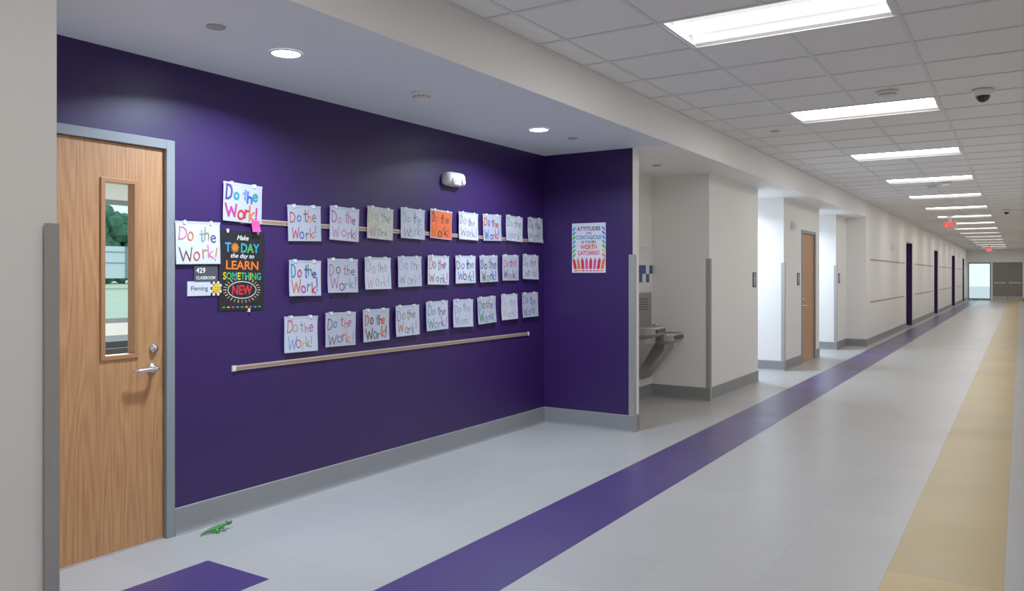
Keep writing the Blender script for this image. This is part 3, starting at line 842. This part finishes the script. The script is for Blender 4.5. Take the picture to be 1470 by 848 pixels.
me = bpy.data.meshes.new('body'); bm.to_mesh(me); bm.free(); me.materials.append(M_gator)
o = bpy.data.objects.new('body', me); COL.objects.link(o); o.parent = g
sm_ = o.modifiers.new('skin', 'SKIN'); sm_.use_smooth_shade = True
ss = o.modifiers.new('sub', 'SUBSURF'); ss.levels = 2; ss.render_levels = 2
mb = MB()
for i in range(13):
    x_ = -0.08+0.0115*i; zt = 0.009+0.026*min(1, max(0, (x_+0.09)/0.09)); 
    mb.lathe((x_, 0.004 if x_ < -0.03 else 0, zt-0.004), (0, 0, 1), [(0.0035, 0), (0.0005, 0.008)], M_gator, 6)
for s_ in (-1, 1):
    mb.lathe((0.068, 0.006*s_, 0.037), (0, 0.3*s_, 1), [(0.0035, 0), (0.0035, .003), (0.001, .006)], M_gator, 10)
    mb.lathe((0.070, 0.0085*s_, 0.041), (0.3, s_, 0.2), [(0.0012, 0), (0.0008, .002)], M_black, 8)
mb.tube([(0.07, 0, 0.027), (0.085, 0, 0.025), (0.100, 0, 0.0255)], [0.006, 0.0045, 0.003], M_gator)
mb.build('ridges_eyes_jaw', parent=g)
g.location = (-3.80, 2.86, 0.0); g.rotation_euler = (0, 0, math.radians(82)); g.scale = (1.0, 1.0, 1.15)

# ------------------------------------------------------------------ classroom behind the door lite
M_cf = mat('classroom_floor', rgb(200,206,200), 0.4)
mb = MB()
mb.quad([(-10.2,-1,0),(-4.09,-1,0),(-4.09,8.7,0),(-10.2,8.7,0)], M_cf); mb.build('floor_classroom')
mb = MB(); mb.box(-10.2, -4.09, -1, 8.7, 2.75, 2.85, M_white); mb.build('ceiling_classroom')
mb = MB()
mb.box(-10.4, -4.09, -1.15, -1.0, 0, TOP, M_cream); mb.build('wall_classroom_side')
mb = MB(); mb.box(-10.4, -5.15, 8.7, 8.88, 0, TOP, M_cream); mb.box(-5.15, -4.09, 8.7, 8.88, 0, TOP, M_cream); mb.build('wall_classroom_far')
mb = MB()
mb.box(-10.4, -10.2, -1, 4.4, 0, TOP, M_cream); mb.box(-10.4, -10.2, 8.0, 8.7, 0, TOP, M_cream)
mb.box(-10.4, -10.2, 4.4, 8.0, 0, 0.8, M_cream); mb.box(-10.4, -10.2, 4.4, 8.0, 2.45, TOP, M_cream); mb.build('wall_classroom_window')
mb = MB()
for y0 in (4.4, 7.94): mb.box(-10.35, -10.25, y0, y0+0.06, 0.8, 2.45, M_frame)
for z0 in (0.8, 2.39): mb.box(-10.35, -10.25, 4.4, 8.0, z0, z0+0.06, M_frame)
mb.box(-10.31, -10.30, 4.4, 8.0, 0.86, 2.39, M_glass); mb.build('window_1')
M_desk = mat('desk_laminate', rgb(60,62,70), 0.4)
mb = MB(); mb.box(-8.9, -8.1, 4.6, 5.9, 0.71, 0.74, M_desk)
for x_ in (-8.85, -8.15):
    for y_ in (4.65, 5.85): mb.lathe((x_, y_, 0), (0, 0, 1), [(0.018, 0), (0.018, 0.71)], M_chrome, 10)
mb.build('classroom_table')
for (x_, y_) in ((-7.6, 4.4), (-7.4, 5.0), (-6.9, 4.1)):
    mb = MB(); mb.box(x_-0.2, x_+0.2, y_-0.2, y_+0.2, 0.42, 0.45, M_black); mb.box(x_+0.18, x_+0.21, y_-0.19, y_+0.19, 0.55, 0.80, M_black)
    for a in (-0.17, 0.17):
        for c in (-0.17, 0.17): mb.tube([(x_+a*1.15, y_+c*1.15, 0), (x_+a, y_+c, 0.43)], 0.011, M_chrome, 8)
        mb.tube([(x_+0.19, y_+a, 0.43), (x_+0.195, y_+a, 0.7)], 0.011, M_chrome, 8)
    mb.build('classroom_chair', bevel=0.008)
ld = bpy.data.lights.new('classroom_fill_lamp', 'AREA'); ld.size = 2; ld.energy = 180  # unseen area lamp added to brighten the room behind the door
lo = bpy.data.objects.new('classroom_fill_lamp', ld); lo.location = (-7, 4, 2.7); COL.objects.link(lo)
# outdoors
M_grass = mat('dry_grass', rgb(196, 208, 180), 0.9, var=0.12, vscale=0.3)
M_leaf = mat('tree_foliage', rgb(66, 110, 84), 0.95, var=0.7, vscale=2.5)
M_bark = mat('bark', rgb(80, 64, 50), 0.9)
mb = MB(); mb.box(-220, -10.45, -60, 160, -0.2, 0.55, M_grass); mb.build('ground_lawn')
mb = MB(); mb.box(-10.4, 12, YEND+0.25, 120, -0.2, -0.01, mat('concrete_path', rgb(200,204,200), 0.8)); mb.build('ground_path')
for i in range(40):
    x_ = -80 - 5*(i % 2)+rng.uniform(-1.5, 1.5); y_ = 22+1.5*i+rng.uniform(-.6, .6); hh = rng.uniform(7.0, 8.4)
    bm = bmesh.new()
    for k in range(60):
        f = rng.random(); rad = 2.3*math.sqrt(max(0.08, 1-f*0.8)); a = rng.uniform(0, 6.28); q = rad*math.sqrt(rng.random())
        c = Vector((q*math.cos(a), q*math.sin(a), hh*(0.08+0.86*f)))
        n1 = len(bm.verts)
        rr = bmesh.ops.create_icosphere(bm, subdivisions=1, radius=rng.uniform(0.5, 1.0))
        for v in rr['verts']: v.co = v.co*(1+rng.uniform(-.25, .25)) + c
    n0 = len(bm.faces)
    bmesh.ops.create_cone(bm, cap_ends=True, segments=8, radius1=0.3, radius2=0.15, depth=hh*0.6, matrix=Matrix.Translation((0, 0, hh*0.3)))
    bm.faces.ensure_lookup_table()
    for f in bm.faces[n0:]: f.material_index = 1
    me = bpy.data.meshes.new('tree'); bm.to_mesh(me); bm.free(); me.materials.append(M_leaf); me.materials.append(M_bark)
    o = bpy.data.objects.new('tree', me); o.location = (x_, y_, 0.55); COL.objects.link(o)
M_trail = mat('trailer_white', rgb(215, 225, 232), 0.5)
mb = MB(); mb.box(-51.2, -49, 22, 42, 1.25, 3.3, M_trail)
for y_ in (25, 26, 27.9, 37, 38): mb.lathe((-49.1, y_, 0.87), (1, 0, 0), [(0.32, 0), (0.32, 0.25), (0.2, 0.27), (0.08, 0.27)], M_black, 18)
for y_ in (22, 30, 41.8): mb.box(-49.02, -48.95, y_, y_+0.15, 1.25, 3.3, M_frame)
for z_ in (2.2, 2.9): mb.box(-49.02, -48.96, 22, 42, z_, z_+0.06, M_frame)
mb.build('parked_trailer')

# ------------------------------------------------------------------ world
wd = bpy.data.worlds.new('overcast_sky'); scn.world = wd; wd.use_nodes = True
bg = wd.node_tree.nodes['Background']; bg.inputs['Color'].default_value = (0.74, 0.9, 1.0, 1); bg.inputs['Strength'].default_value = 1.0

# ------------------------------------------------------------------ camera
cd = bpy.data.cameras.new('camera'); cam = bpy.data.objects.new('camera', cd); COL.objects.link(cam)
cam.location = (0, 0, 1.44); cam.rotation_euler = (math.radians(90), 0, TH)
cd.sensor_width = 36; cd.lens = 36*1142/1470.0; cd.shift_y = -29/1470.0; cd.clip_start = 0.05; cd.clip_end = 400
scn.camera = cam
